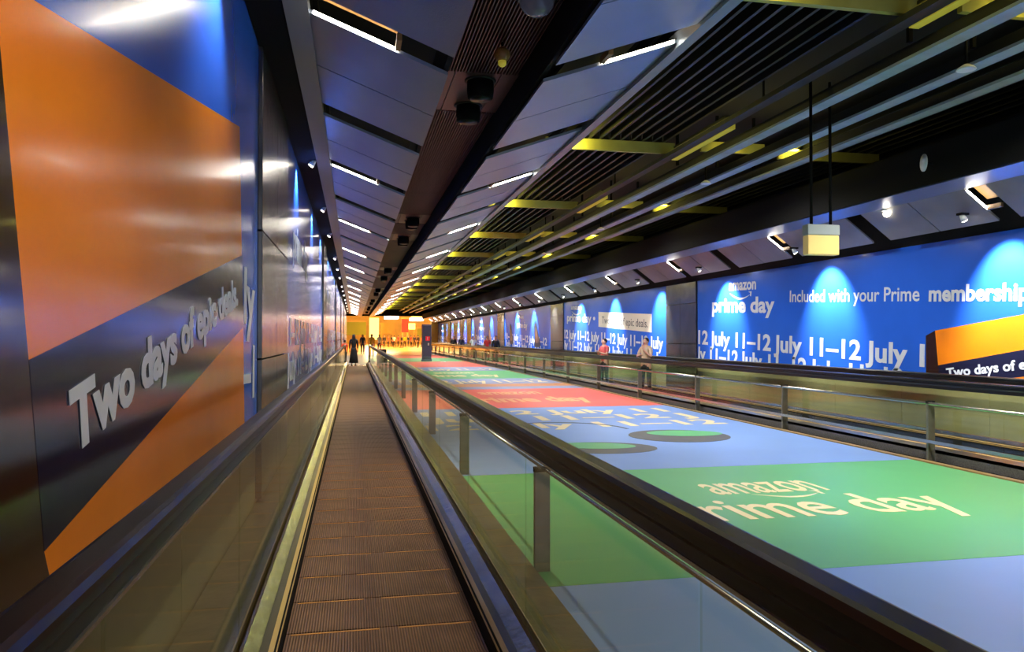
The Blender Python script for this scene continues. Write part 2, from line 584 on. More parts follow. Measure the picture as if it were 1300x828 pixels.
for sy in sp_y + [Y1 + 0.62]:
    a, b = prev, min(sy - 0.62, Y1)
    n = max(1, round((b - a) / 2.4))
    for k in range(n):
        o = put('ribbed_plate', ribm, None, spine, loc=(0, a + (b - a) * k / n, 0))
        o.scale = (1, (b - a) / n - 0.008, 1)
    if sy < Y1:
        MB().box(0.75, 0.90, sy - 0.61, sy + 0.61, 3.985, 4.0).build('flat_plate', M['spine'], spine)
        MB().box(0.91, 1.33, sy - 0.61, sy + 0.61, 3.985, 4.0).build('flat_plate', M['spine'], spine)
        MB().box(1.34, 1.50, sy - 0.61, sy + 0.61, 3.985, 4.0).build('flat_plate', M['spine'], spine)
    prev = sy + 0.62
for k, sy in enumerate(sp_y):
    for j, dy in enumerate((-0.40, 0.40) if k < 2 else (-0.22, 0.22)):
        if k == 0:
            continue
        t = thing('ceiling_speaker', 'black drum on the ceiling spine, %s one of the %s pair from the viewer' % (('nearer', 'farther')[j], nth(k - 1)), 'ceiling fitting', (1.17, sy + dy, 3.985), 'black drums on the ceiling spine')
        MB().lathe([(0.125, 0.0), (0.13, -0.10), (0.12, -0.17), (0.105, -0.18)], (1.17, sy + dy, 3.985)).build('housing', M['dark'], t)
        MB().lathe([(0.10, -0.165), (0.10, -0.185), (0.0005, -0.19)], (1.17, sy + dy, 3.985)).build('grille', M['black'], t)
        MB().lathe([(0.15, 0.0), (0.15, -0.012), (0.126, -0.014)], (1.17, sy + dy, 3.985)).build('flange', M['baffle'], t)
    if True:
        lamp('spine_light', 'SPOT', (1.12, sy + 0.75, 3.9), SPINE * (10 if k else 4), (1, 0.88, 0.72), None, (0, R(20), 0), spot_size=R(122), spot_blend=1.0, shadow_soft_size=0.06)  # widened and tilted to brighten the left banner; first one added out of view
# smoked dome at the frame top and the amber bell lamp
t = thing('dome_camera', 'smoked dome camera on the dark ceiling spine at the top edge', 'camera', (1.27, 5.3, 3.98))
MB().lathe([(0.15, 0.0), (0.15, -0.03), (0.13, -0.04)], (1.27, 5.3, 3.98)).build('mounting_ring', M['baffle'], t)
MB().lathe([(0.125, -0.035), (0.118, -0.08), (0.09, -0.12), (0.05, -0.145), (0.005, -0.15)], (1.27, 5.3, 3.98)).build('dome', M['screen'], t)
t = thing('bell_lamp', 'small amber bell lamp hanging from the dark ribbed ceiling spine', 'lamp', (1.19, 6.2, 3.98))
MB().lathe([(0.012, 0.0), (0.012, -0.06)], (1.19, 6.2, 3.98)).build('stem', M['black'], t)
MB().lathe([(0.03, -0.05), (0.062, -0.08), (0.07, -0.12), (0.05, -0.15), (0.035, -0.16)], (1.19, 6.2, 3.98)).build('shade', M['warmwood'], t)
MB().lathe([(0.033, -0.16), (0.035, -0.19), (0.02, -0.205), (0.002, -0.21)], (1.19, 6.2, 3.98)).build('bulb', M['yplate'], t)

# louvre ceiling ----------------------------------------------------------
louv = struct(MB().box(2.75, 7.3, Y0, Y1, 5.2, 5.25).build('ceiling_louvre', M['deckdark']))
PBY = [6.0 + 5.35 * k for k in range(-2, 15)]
bme = {}
def baffles(parent, xs, z0, z1):
    for k in range(len(PBY) - 1):
        y0, y1 = PBY[k] + 0.07, PBY[k + 1] - 0.03
        for x in xs:
            key = 'b%.2f' % (y1 - y0)
            if key not in bme:
                # a blade with a turned-down near end, as in the photo
                bme[key] = MB().box(-0.009, 0.009, 0, y1 - y0, 0, 0.17).box(-0.028, -0.009, 0, y1 - y0, 0, 0.012).mesh('baffle')
                bme[key].materials.append(M['baffle'])
            put('baffle', bme[key], None, parent, loc=(x, y0, z0))
baffles(louv, [3.02 + 0.175 * k for k in range(11)], 4.60, 4.6)
louv2 = struct(MB().box(7.3, 8.8, Y0, Y1, 5.2, 5.25).build('ceiling_louvre_right', M['deckdark']))
baffles(louv2, [7.0 + 0.2 * k for k in range(9)], 4.60, 4.6)
for k, yb in enumerate(PBY):
    if yb < Y0:
        continue
    if yb > 0:
        kk = sum(1 for q in PBY if 0 < q < yb)
        t = thing('cross_beam', 'yellow-lit cross beam under the louvres right of the walkway, %s from the viewer' % nth(kk), 'beam', (3.9, yb, 4.44), 'yellow-lit cross beams')
    else:
        t = thing('cross_beam', 'yellow-lit cross beam under the louvres, behind the viewer', 'beam', (3.9, yb, 4.44), 'yellow-lit cross beams')
    MB().box(2.85, 4.95, yb - 0.03, yb + 0.03, 4.43, 4.60).build('beam_face', M['yellow'], t)
    MB().box(6.75, 8.6, yb - 0.03, yb + 0.03, 4.44, 4.60).build('beam_face', M['yellow'], t)
    MB().box(5.4, 6.5, yb - 0.03, yb + 0.03, 4.5, 4.66).build('beam_face', M['yellow'], t)
    MB().box(2.95, 3.35, yb - 0.13, yb - 0.06, 4.56, 4.585).build('lamp_strip', M['yglow'], t)
    MB().box(6.85, 7.05, yb - 0.13, yb - 0.06, 4.56, 4.585).build('lamp_strip', M['yglow'], t)
    MB().box(5.75, 5.95, yb - 0.13, yb - 0.06, 4.55, 4.59).build('lamp_strip', M['yglow'], t)
    if yb > 0:
        lamp('beam_light', 'POINT', (3.25, yb - 0.20, 4.50), 12, (1, 0.9, 0.15), None, shadow_soft_size=0.04)
        if yb < 30:
            lamp('beam_light', 'POINT', (7.0, yb - 0.20, 4.50), 4, (1, 0.9, 0.15), None, shadow_soft_size=0.04)
            lamp('beam_light', 'POINT', (5.85, yb - 0.2, 4.45), 3, (1, 0.85, 0.2), None, shadow_soft_size=0.04)

# long ceiling rails --------------------------------------------------------
def rail_beam(x, z, label, wd=0.17):
    t = thing('ceiling_rail', label, 'beam', (x, Y0, z), 'long grey rails under the louvres')
    MB().prism([(x - wd / 2, z), (x + wd / 2, z), (x + wd / 2, z + 0.03), (x - wd / 2, z + 0.03)], Y0, Y1).build('flange', M['beam'], t)
    MB().prism([(x - 0.03, z + 0.03), (x + 0.03, z + 0.03), (x + 0.03, z + 0.16), (x - 0.03, z + 0.16)], Y0, Y1).build('web', M['baffle'], t)
    y = 1.0
    while y < Y1:
        MB().box(x - 0.02, x + 0.02, y - 0.02, y + 0.02, z + 0.2, z + 1.05).build('hanger', M['dark'], t)
        y += 5.35
    return t
rail_beam(5.16, 4.14, 'long grey ceiling rail nearest the walkway, leftmost of the three')
rail_beam(5.86, 4.14, 'long grey ceiling rail running in the middle of the three')
rail_beam(6.52, 4.14, 'long grey ceiling rail, rightmost of the three, beside the dark duct')
t = thing('cable_tray', 'thin dark tray running beside the leftmost grey ceiling rail', 'tray', (4.75, Y0, 4.3))
MB().prism([(4.72, 4.32), (4.86, 4.32), (4.86, 4.38), (4.85, 4.33), (4.73, 4.33), (4.72, 4.38)], Y0, Y1).build('tray_section', M['baffle'], t)
y = 3.0
while y < Y1:
    MB().box(4.78, 4.80, y, y + 0.02, 4.33, 5.2).build('hanger', M['dark'], t); y += 5.35
# yellow plates by the rail; a faint glow in their material makes them look lit
i = 0
y = 4.2
while y < Y1:
    t = thing('rail_glow_plate', 'yellow plate made to glow above the leftmost ceiling rail, %s from the viewer' % nth(i), 'ceiling light', (5.0, y, 4.4), 'yellow glowing plates along the ceiling rails')
    MB().box(4.95, 5.05, y, y + 1.9, 4.36, 4.52).build('side_plate', M['yplate'], t)
    MB().box(4.93, 5.07, y + 0.05, y + 1.85, 4.52, 4.55).build('top_cover', M['baffle'], t)
    i += 1; y += 5.35

# row of disc downlights added to light the printed floor evenly -------------
i = 0
for y in [0.7 + 5.35 * k for k in range(12)]:
    for x in (5.51,):
        t = thing('pendant_fill_light', 'small disc downlight added between two grey ceiling rails, %s from the viewer' % nth(i), 'ceiling light', (x, y, 4.1), 'added disc downlights between the ceiling rails')
        MB().lathe([(0.012, 0.30), (0.012, 0.03)], (x, y, 4.0)).build('stem', M['dark'], t)
        MB().lathe([(0.02, 0.05), (0.07, 0.02), (0.085, 0.0), (0.08, -0.005)], (x, y, 4.0)).build('shade', M['white'], t)
        lamp('floor_fill_light', 'SPOT', (x, y, 3.97), DOWN * 10, (1, 0.97, 0.93), None, (0, R(-16), 0), spot_size=R(150), spot_blend=0.9, shadow_soft_size=0.07)
        i += 1

# ================================================================== BANNERS
def scal(k0, y0, n, step):
    return [y0 + step * k for k in range(k0, k0 + n)]
def wash(side, y, idx):
    if side == 'r':
        x, z, tx = XR - 0.78, ZT_R + 0.16, XR
    else:
        x, z, tx = XL + 0.24, ZT_L - 0.02, XL
    word = 'right' if side == 'r' else 'left'
    t = thing('spotlight', 'small spotlight at the top of the %s wall banners, %s from the viewer' % (word, nth(idx)), 'spotlight', (x, y, z), 'spotlights over the %s banners' % word)
    s = 1 if side == 'r' else -1
    MB().box(x - 0.06, x + 0.06, y - 0.05, y + 0.05, z + 0.02, z + 0.05).build('bracket', M['dark'], t)
    MB().tube([(x - s * 0.02, y, z + 0.03), (x + s * 0.03, y, z - 0.05)], [0.03, 0.045], 12).build('lamp_head', M['white'], t)
    MB().tube([(x + s * 0.030, y, z - 0.051), (x + s * 0.034, y, z - 0.056)], 0.036, 12).build('lens', M['glowspot'], t)
    ang = math.atan2((0.42 if side == 'r' else 0.24), 1.1)
    lamp('wash_light', 'SPOT', (x + s * 0.05, y, z - 0.08), WASH * (10 if side == 'r' else 3), (0.93, 0.96, 1.0), None,
         (0, R(36 if side == 'r' else 28) * (-s), 0), spot_size=R(78 if side == 'r' else 100), spot_blend=0.75, shadow_soft_size=0.02)
ws = [9.0 + 4.1 * k for k in range(-2, 18)]
for j, y in enumerate([q for q in ws if q > 3]):
    wash('r', y, j)
wsl = [-1.5, 4.6, 11.2, 15.2, 19.0, 24.5, 28.5, 32.5, 38.0, 42, 46, 52, 56.5, 62, 68, 74]
for j, y in enumerate(wsl):
    wash('l', y, j)

PR = Plane((XR, 0, CAMZ), (0, -1, 0), (0, 0, 1))      # a = -y, b = height about the eye, normal -x
PL = Plane((XL, 0, CAMZ), (0, 1, 0), (0, 0, 1))       # a = +y, normal +x

def column(wall_x, y0, y1, ztop, label, s):
    t = thing('column_cladding', label, 'column', (wall_x, (y0 + y1) / 2, 0.8))
    xa, xb = sorted((wall_x - 0.02 * s, wall_x + 0.05 * s))
    zs = [0.02 if s < 0 else 0.16, 1.35, 2.45, ztop]
    ym = (y0 + y1) / 2
    for za, zb in zip(zs, zs[1:]):
        for ya, yb in ((y0, ym), (ym, y1)):
            MB().box(xa, xb, ya + 0.006, yb - 0.006, za + 0.006, zb - 0.006).build('metal_panel', M['column'], t, 0.004)
    return t

def banner(pl, y0, y1, z0, z1, label, m='blue'):
    t = thing('wall_banner', label, 'banner', tuple(pl.pt(0, 0, 0) + Vector((0, (y0 + y1) / 2, z0 - CAMZ))))
    s = pl.u.y
    a0, a1 = sorted((y0 * s, y1 * s))
    poly(pl, [(a0, z0 - CAMZ), (a1, z0 - CAMZ), (a1, z1 - CAMZ), (a0, z1 - CAMZ)], M[m], t, 'vinyl_sheet', 0.012, 0.04)
    return t, a0, a1

TLT = -0.036
ZB_R = 0.80
# right banner 3: the large one in the foreground
tb, a0, a1 = banner(PR, 7.9, 18.9, ZB_R, ZT_R, 'large blue wall banner nearest on the right, with an orange box and dates')
L = 0.017
text(PR, 'amazon', -17.15, 1.13, 1.28, 0.27, M['print'], tb, TLT, L)
smile(PR, -17.1, 1.05, 1.0, 0.11, M['print'], tb, TLT, L)
text(PR, 'prime day', -18.05, 0.64, 2.95, 0.36, M['print'], tb, TLT, L)
text(PR, 'Included with your Prime', -14.5, 0.73, 3.75, 0.25, M['print'], tb, -0.04, L, bold=0.012)
text(PR, 'membership', -10.55, 0.57, 1.85, 0.25, M['print'], tb, -0.04, L, bold=0.032)
text(PR, '12 July 11\u201312 July 11\u201312 July 1', -18.85, -0.17, 8.2, 0.36, M['print'], tb, TLT, L)
LOW = ((0, 0, ZB_R + 0.004), (0, 0, -1))      # prints end at the sheet's lower edge
text(PR, 'ly 11\u201312 July 11\u201312 July 11\u201312', -18.85, -0.60, 7.75, 0.36, M['print'], tb, TLT, L, cut=LOW)
def rot(pts, c, ang):
    return [(c[0] + (p[0]) * math.cos(ang) - p[1] * math.sin(ang), c[1] + p[0] * math.sin(ang) + p[1] * math.cos(ang)) for p in pts]
c = (-10.42, -0.9)
poly(PR, [(-10.42, 0.10), (-7.92, 0.42), (-7.92, -0.02), (-10.36, -0.44)], M['orange'], tb, 'orange_box_top', L)
poly(PR, [(-10.36, -0.44), (-7.92, -0.02), (-7.92, -0.42), (-10.3, -0.735), (-10.32, -0.735)], M['navy'], tb, 'navy_tape', L)
poly(PR, [(-10.25, -0.735), (-7.92, -0.42), (-7.92, -0.735)], M['orange'], tb, 'orange_box_bottom', L)
poly(PR, [(-10.62, 0.02), (-10.42, 0.10), (-10.36, -0.44), (-10.32, -0.735), (-10.62, -0.735)], M['navyside'], tb, 'box_side', L)
text(PR, 'Two days of epic deals.', -10.18, -0.615, 2.35, 0.14, M['print'], tb, 0.13, L + 0.004, cut=((0, 7.92, 0), (0, -1, 0)))

# right banner 2
tb, a0, a1 = banner(PR, 20.95, 32.1, ZB_R, ZT_R, 'blue wall banner on the right with a cream box of dark lettering')
text(PR, 'amazon', -31.0, 1.15, 1.5, 0.2, M['print'], tb, TLT, L)
smile(PR, -30.9, 1.08, 1.3, 0.12, M['print'], tb, TLT, L)
text(PR, 'prime day \u2022', -31.6, 0.68, 3.9, 0.33, M['print'], tb, TLT, L)
poly(PR, [(-27.3, 0.93), (-22.1, 0.70), (-22.1, 0.14), (-27.3, 0.38)], M['printbox'], tb, 'cream_box', L)
text(PR, 'Two days of epic deals.', -26.9, 0.50, 4.5, 0.27, M['ink'], tb, -0.046, L + 0.004, bold=0.0)
text(PR, '12 July 11\u201312 July 11\u201312 July 11\u201312 July', -32.0, -0.04, 10.8, 0.37, M['print'], tb, -0.03, L)
text(PR, 'ly 11\u201312 July 11\u201312 July 11\u201312 July', -32.0, -0.5, 10.8, 0.37, M['print'], tb, -0.03, L, cut=LOW)

def shoe(pl, a, b, s, parent):
    pts = [(0, 0), (0.9, 0.0), (1.15, 0.1), (1.1, 0.35), (0.75, 0.6), (0.45, 1.1), (0.15, 1.3), (-0.1, 1.1), (-0.05, 0.5)]
    poly(pl, [(a + p[0] * s, b + p[1] * s) for p in pts], M['ink'], parent, 'printed_shoe', 0.02)
    poly(pl, [(a + (p[0] * 0.6 + 0.2) * s, b + (p[1] * 0.6 + 0.2) * s) for p in pts], M['photo'], parent, 'printed_shoe_side', 0.024)

def far_banner(k, y0, y1):
    q = (y1 - y0 - 0.8) / 10.35
    tb, a0, a1 = banner(PR, y0, y1, ZB_R, ZT_R, '%s blue banner on the right wall counted from the viewer, with printed goods' % nth(k))
    text(PR, 'prime day', a0 + 3.6, 0.55, 2.6, 0.32, M['print'], tb, TLT, L)
    text(PR, 'amazon', a0 + 3.9, 1.05, 1.4, 0.22, M['print'], tb, TLT, L)
    text(PR, '11\u201312 July 11\u201312 July 11\u201312', a0 + 0.4, -0.1, 10.0 * q, 0.36, M['print'], tb, -0.03, L)
    text(PR, 'July 11\u201312 July 11\u201312 July', a0 + 0.4, -0.52, 10.0 * q, 0.36, M['print'], tb, -0.03, L, cut=LOW)
    shoe(PR, a0 + 7.9, -0.5, 1.0, tb)
    shoe(PR, a0 + 1.6, -0.4, 0.9, tb)
far_banner(2, 34.35, 45.5)
far_banner(3, 47.75, 58.9)
column(XR, 18.93, 20.92, ZT_R, 'tall grey metal clad column between the two nearest right banners', -1)
column(XR, 32.13, 34.32, ZT_R, 'pale metal clad column on the right wall behind the standing travellers', -1)
column(XR, 45.53, 47.72, ZT_R, 'pale metal clad column on the right wall, third from the viewer', -1)
column(XR, 58.93, 61.0, ZT_R, 'pale metal clad column on the right wall, fourth from the viewer', -1)
far_banner(4, 61.05, 72.2)
column(XR, 72.23, 74.3, ZT_R, 'last metal clad column on the right wall before the far hall', -1)
far_banner(5, 74.35, 83.5)
column(XR, 5.6, 7.87, ZT_R, 'metal clad column on the right wall outside the picture', -1)

# left banner 1 ------------------------------------------------------------
ZB_L = 0.79
tb, a0, a1 = banner(PL, -2.0, 6.8, ZB_L, ZT_L, 'huge glossy orange and blue wall banner at the left edge')
def lin(p, q, y):
    return p[1] + (q[1] - p[1]) * (y - p[0]) / (q[0] - p[0])
bot = ZB_L - CAMZ
TP = (5.72, 1.495); TS = 0.178
def yline(h0, y):           # line of slope TS through (5.75,h0)
    return h0 + TS * (y - 5.75)
poly(PL, [(1.93, yline(1.50, 1.93)), (5.72, 1.495), (5.86, 0.585), (2.14, yline(0.585, 2.14))], M['orange'], tb, 'orange_box_top', L)
poly(PL, [(2.14, yline(0.585, 2.14)), (5.86, 0.595), (5.95, 0.075), (2.25, yline(0.055, 2.25))], M['navy'], tb, 'navy_tape', L + 0.001)
poly(PL, [(2.25, yline(0.055, 2.25)), (5.95, 0.085), (6.05, bot + 0.002), (2.34, bot + 0.002)], M['orange'], tb, 'orange_box_bottom', L)
poly(PL, [(0.9, yline(1.3, 0.9)), (1.93, yline(1.50, 1.93)), (2.14, yline(0.585, 2.14)), (2.25, yline(0.055, 2.25)), (2.34, bot + 0.002), (1.0, bot + 0.002)], M['navyside'], tb, 'box_side', L)
text(PL, 'Two days of epic deals.', 2.44, yline(0.25, 2.44), 3.27, 0.19, M['print'], tb, math.atan(TS), L + 0.004, bold=0.04)
text(PL, 'ly', 5.98, 0.12, 0.62, 0.42, M['print'], tb, -0.03, L)
text(PL, '\u20131', 5.98, -0.46, 0.62, 0.42, M['print'], tb, -0.03, L)
column(XL, 6.83, 9.4, ZT_L, 'dark reflective steel clad column between the two nearest left banners', 1)
def left_banner(k, y0, y1):
    tb, a0, a1 = banner(PL, y0, y1, ZB_L, ZT_L, '%s glossy blue banner on the left wall counted from the viewer' % nth(k))
    text(PL, 'prime day', y0 + 1.2, 1.1, 3.2, 0.5, M['print'], tb, 0, L)
    text(PL, '11\u201312 July 11\u201312 July 11\u201312', y0 + 0.3, -0.1, y1 - y0 - 0.6, 0.36, M['print'], tb, 0, L)
    text(PL, 'July 11\u201312 July 11\u201312 July', y0 + 0.3, -0.55, y1 - y0 - 0.6, 0.36, M['print'], tb, 0, L)
left_banner(1, 9.43, 20.2)
column(XL, 20.23, 22.4, ZT_L, 'second reflective steel clad column on the left wall', 1)
left_banner(2, 22.43, 33.6)
column(XL, 33.63, 35.8, ZT_L, 'third reflective steel clad column on the left wall', 1)
left_banner(3, 35.83, 47.0)
column(XL, 47.03, 49.2, ZT_L, 'fourth reflective steel clad column on the left wall', 1)
left_banner(4, 49.23, 60.6)
column(XL, 60.63, 62.8, ZT_L, 'last reflective steel clad column on the left wall', 1)
left_banner(5, 62.83, 83.5)

# ================================================================== MOVING WALKWAYS
def arc(cy, cz, r, a0, a1, n):
    return [(cy + r * math.cos(a0 + (a1 - a0) * i / n), cz + r * math.sin(a0 + (a1 - a0) * i / n)) for i in range(n + 1)]

def walkway(cx, y0, y1, label, hz=1.12, near=True, zpal=0.0, wide=True):
    t = thing('moving_walkway', label, 'moving walkway', (cx, y0, zpal))
    P = 0.48
    pm = MB().box(-0.495, 0.495, 0, P - 0.012, -0.05, 0.0).mesh('pallet'); pm.materials.append(M['pallet'])
    lm = MB().box(-0.49, 0.49, P - 0.040, P - 0.020, 0.0, 0.0012).mesh('edge_line'); lm.materials.append(M['demarc'])
    n = int((y1 - 1.0 - y0) / P)
    for k in range(n):
        p = put('pallet', pm, None, t, loc=(cx, y0 + k * P, zpal))
        yy = y0 + k * P
        if near and 1.5 < yy < 9:
            # worn demarcation line, broken into two stretches
            u = random.uniform(-0.2, 0.25)
            segs = [(-0.47, u - 0.06), (u + 0.04, 0.47)]
            for sa, sb in segs:
                MB().box(cx + sa, cx + sb, yy + P - 0.036, yy + P - 0.022, zpal - 0.002, zpal + 0.0015).build('edge_line', M['demarc'], t)
    MB().box(cx - 0.5, cx + 0.5, y0 + n * P, y1 + 0.4, -0.04, zpal + 0.002).build('comb_plate', M['steel'], t)
    for s in (-1, 1):
        def X(*v):
            return [(cx + s * a, zpal + b) for a, b in v]
        MB().prism(X((0.500, -0.05), (0.508, -0.05), (0.508, 0.115), (0.500, 0.115)), y0, y1).build('skirt_panel', M['dark'], t)
        MB().prism(X((0.496, 0.095), (0.530, 0.115), (0.530, 0.125), (0.496, 0.105)), y0, y1).build('gold_strip', M['gold'], t)
        MB().prism(X((0.530, 0.10), (0.565, 0.11), (0.565, 0.135), (0.530, 0.12)), y0, y1).build('brush_strip', M['black'], t)
        yy = y0
        while yy < y1:
            ye = min(yy + 2.4, y1)
            MB().prism(X((0.565, 0.128), (0.628, 0.165), (0.628, 0.10), (0.565, 0.09)), yy + 0.003, ye - 0.003).build('deck_cover', M['steel'], t)
            yy = ye
        MB().prism(X((0.628, 0.16), (0.640, 0.175), (0.640, 0.1), (0.628, 0.1)), y0, y1).build('glass_channel', M['bronze'], t)
        MB().prism(X((0.664, 0.175), (0.676, 0.165), (0.676, 0.1), (0.664, 0.1)), y0, y1).build('glass_channel', M['gold'], t)
        # outer deck
        ow = 0.92 if (wide and s > 0) else (0.78 if not wide else 0.965)
        MB().prism(X((0.676, 0.165), (ow, 0.14), (ow, 0.10), (0.676, 0.10)), y0, y1).build('outer_deck', M['outer'], t)
        if (wide and s > 0) or not wide:
            MB().prism(X((ow - 0.01, 0.14), (ow, 0.14), (ow, 0.0), (ow - 0.01, 0.0)), y0, y1).build('outer_skirt', M['granite'], t)
        # glass, one pane every 1.25 m
        yy = y0
        while yy < y1 - 0.6:
            ye = min(yy + 1.9, y1 - 0.6)
            MB().prism(X((0.647, 0.12), (0.657, 0.12), (0.657, hz - 0.10), (0.647, hz - 0.10)), yy + 0.004, ye - 0.004).build('glass_pane', M['glass'], t)
            yy = ye
        g = hz
        MB().prism(X((0.628, g - 0.115), (0.670, g - 0.115), (0.670, g - 0.075), (0.678, g - 0.06), (0.678, g - 0.032), (0.618, g - 0.032), (0.618, g - 0.06), (0.628, g - 0.075)), y0, y1 - 0.5).build('handrail_guide', M['guide'], t)
        MB().prism(X((0.622, g - 0.118), (0.628, g - 0.118), (0.628, g - 0.108), (0.622, g - 0.108)), y0, y1 - 0.5).build('guide_trim', M['rail'], t)
        # rubber handrail with the rounded C profile, then down round the newel
        hp = [(0.608, -0.034), (0.606, -0.018), (0.613, -0.004), (0.626, 0.0), (0.672, 0.0), (0.684, -0.004), (0.690, -0.018), (0.688, -0.034), (0.680, -0.036), (0.680, -0.028), (0.616, -0.028), (0.616, -0.036)]
        hb = MB(); hb.prism([(cx + s * a, zpal + g + b) for a, b in hp], y0, y1 - 0.5)
        ho = hb.build('handrail', M['black'], t)
        # newel: black half round end with the handrail on it
        rr = (g - 0.18) / 2
        ring_o = arc(y1 - 0.5, zpal + g - rr, rr, math.pi / 2, -math.pi / 2, 14)
        ring_i = arc(y1 - 0.5, zpal + g - rr, rr - 0.035, -math.pi / 2, math.pi / 2, 14)
        xa, xb = sorted((cx + s * 0.61, cx + s * 0.694))
        MB().wprism(ring_o + ring_i, xa, xb).build('handrail_return', M['black'], t)
        MB().wprism(arc(y1 - 0.5, zpal + g - rr, rr - 0.036, math.pi / 2, -math.pi / 2, 14), min(cx + s * .64, cx + s * .664), max(cx + s * .64, cx + s * .664)).build('newel_plate', M['guide'], t)
        MB().box(*sorted((cx + s * 0.60, cx + s * 0.705)), y1 - 0.75, y1 - 0.35, zpal + 0.0, zpal + 0.26).build('handrail_inlet', M['black'], t, 0.02)
    return t
walkway(CX, -4.0, YE, 'long moving walkway with brown ribbed pallets running away from the viewer')
walkway(7.85, -4.0, 80.0, 'moving walkway along the right wall below the banners', hz=1.0, near=False, wide=False)

# ================================================================== GUARD RAILS
def guard(x, ys, label, top, r_top, mid, mpost, pw=0.1, cap=True, yend=None):
    t = thing('guard_rail', label, 'railing', (x, ys[0], 0))
    ye = yend or ys[-1]
    for y in ys:
        MB().box(x - pw * 0.22, x + pw * 0.22, y - 0.02, y + 0.02, 0, 0.0)
        MB().box(x - pw / 2, x + pw / 2, y - 0.018, y + 0.018, 0.0, top - 0.02).build('post', mpost, t, 0.004)
        MB().box(x - pw / 2 - 0.002, x + pw / 2 + 0.002, y - 0.021, y + 0.021, top - 0.02, top + 0.012).build('post_cap', M['dark'], t)
    return t
g = guard(1.21, [1.3 + 3.62 * k for k in range(12)], 'low rail with grey posts between the near walkway and the printed floor', 0.675, 0.012, None, M['post'], 0.105)
MB().tube([(1.235, -4, 0.665), (1.235, YE - 1, 0.665)], 0.011, 8).build('top_rail', M['rail'], g)
ysr = [5.0 + 3.3 * k for k in range(22)]
g = guard(7.0, ysr, 'low steel rail with posts in front of the right moving walkway', 0.735, 0.02, 0.25, M['post'], 0.1)
MB().tube([(6.97, -4, 0.715), (6.97, 76, 0.715)], 0.021, 10).build('top_rail', M['rail'], g)
MB().box(6.925, 6.945, -4, 76, 0.235, 0.272).build('mid_rail', M['rail'], g)

# tan floor edge
struct(MB().box(6.86, 6.95, Y0, 66, 0.0, 0.018).build('trim_6', M['tan']))

# ================================================================== PRINTED FLOOR
PF = Plane((0, 0, 0), (1, 0, 0), (0, 1, 0))
FX0, FX1 = 1.10, 6.85
def fl_print(y0, y1, m, label, x0=FX0, x1=FX1):
    t = thing('floor_sticker', label, 'floor sticker', (x0, y0, 0))
    b = MB()
    b.box(x0, x1, y0 + 0.004, y1 - 0.004, 0.0005, 0.004)
    b.build('vinyl_sheet', M[m], t)
    return t
fl_print(-4.0, 4.60, 'fblue', 'plain blue floor sticker nearest the viewer on the right')
t = fl_print(4.60, 8.45, 'fgreen', 'large green floor sticker with cream lettering in the foreground')
LF = 0.0055
text(PF, 'amazon', 3.47, 6.95, 1.22, 0.80, M['fprint'], t, 0.0, LF, bold=0.012)
smile(PF, 3.80, 6.90, 0.72, 0.16, M['fprint'], t, 0.0, LF)
text(PF, 'prime day', 2.64, 5.96, 2.78, 0.82, M['fprint'], t, 0.0, LF, bold=0.012)
t = fl_print(8.45, 16.3, 'fblue2', 'long blue floor sticker with cream dates and grey ellipses')
t.children[0].data.materials[0] = M['fblue']
text(PF, '11\u201312 July 11', 1.3, 14.9, 5.1, 0.8, M['fprint'], t, 0.0, LF)
text(PF, 'July 11\u201312 J', 1.25, 13.75, 5.2, 0.8, M['fprint'], t, 0.0, LF)
text(PF, '12 July 11\u201312', 1.2, 12.6, 5.3, 0.75, M['fprint'], t, 0.0, LF)
def ellipse(cx, cy, rx, ry, ang=0, n=28):
    return [(cx + rx * math.cos(2 * math.pi * k / n) * math.cos(ang) - ry * math.sin(2 * math.pi * k / n) * math.sin(ang),
             cy + rx * math.cos(2 * math.pi * k / n) * math.sin(ang) + ry * math.sin(2 * math.pi * k / n) * math.cos(ang)) for k in range(n)]
poly(PF, ellipse(3.35, 10.2, 0.78, 0.55, -0.2), M['fgrey'], t, 'grey_ellipse', LF + 0.002)
poly(PF, ellipse(3.3, 10.4, 0.60, 0.30, -0.3), M['fgreen'], t, 'green_lens', LF + 0.004)
poly(PF, ellipse(4.95, 11.2, 0.78, 0.75, -0.2), M['fgrey'], t, 'grey_ellipse', LF + 0.002)
poly(PF, ellipse(5.15, 11.45, 0.60, 0.35, -0.2), MATS['floor_green'], t, 'green_lens', LF + 0.004)
ring = MB()
oo = ellipse(3.35, 12.2, 1.15, 1.2); ii = ellipse(3.35, 12.2, 1.10, 1.14)
for k in range(14):
    q = [oo[k], oo[k + 1], ii[k + 1], ii[k]]
    ring.fprism(q, LF + 0.001, LF + 0.004)
ring.build('grey_loop', M['fgrey'], t)
t = fl_print(16.3, 22.3, 'fred', 'coral red floor sticker with pale lettering, nearest of the red ones')
text(PF, 'amazon', 3.3, 20.2, 1.7, 1.3, M['fpale'], t, 0.0, LF)
text(PF, 'prime day', 2.6, 17.8, 3.1, 1.5, M['fpale'], t, 0.0, LF, bold=0.035)
fl_print(22.3, 23.4, 'fblue2', 'thin blue floor sticker just beyond the nearest red one')
fl_print(23.4, 24.8, 'forange', 'tan floor sticker stripe between two blue stripes')
t = fl_print(24.8, 28.0, 'fblue2', 'blue floor sticker with faint dates before the second green one')
text(PF, '11\u201312 July 11\u201312', 1.5, 25.5, 5.0, 1.6, M['fprint'], t, 0.0, LF)
t = fl_print(28.0, 34.5, 'fgreen', 'second green floor sticker, in the middle distance')
text(PF, 'amazon', 3.3, 32.2, 1.7, 1.4, M['fprint'], t, 0.0, LF)
text(PF, 'prime day', 2.4, 29.6, 3.3, 1.8, M['fprint'], t, 0.0, LF, bold=0.035)
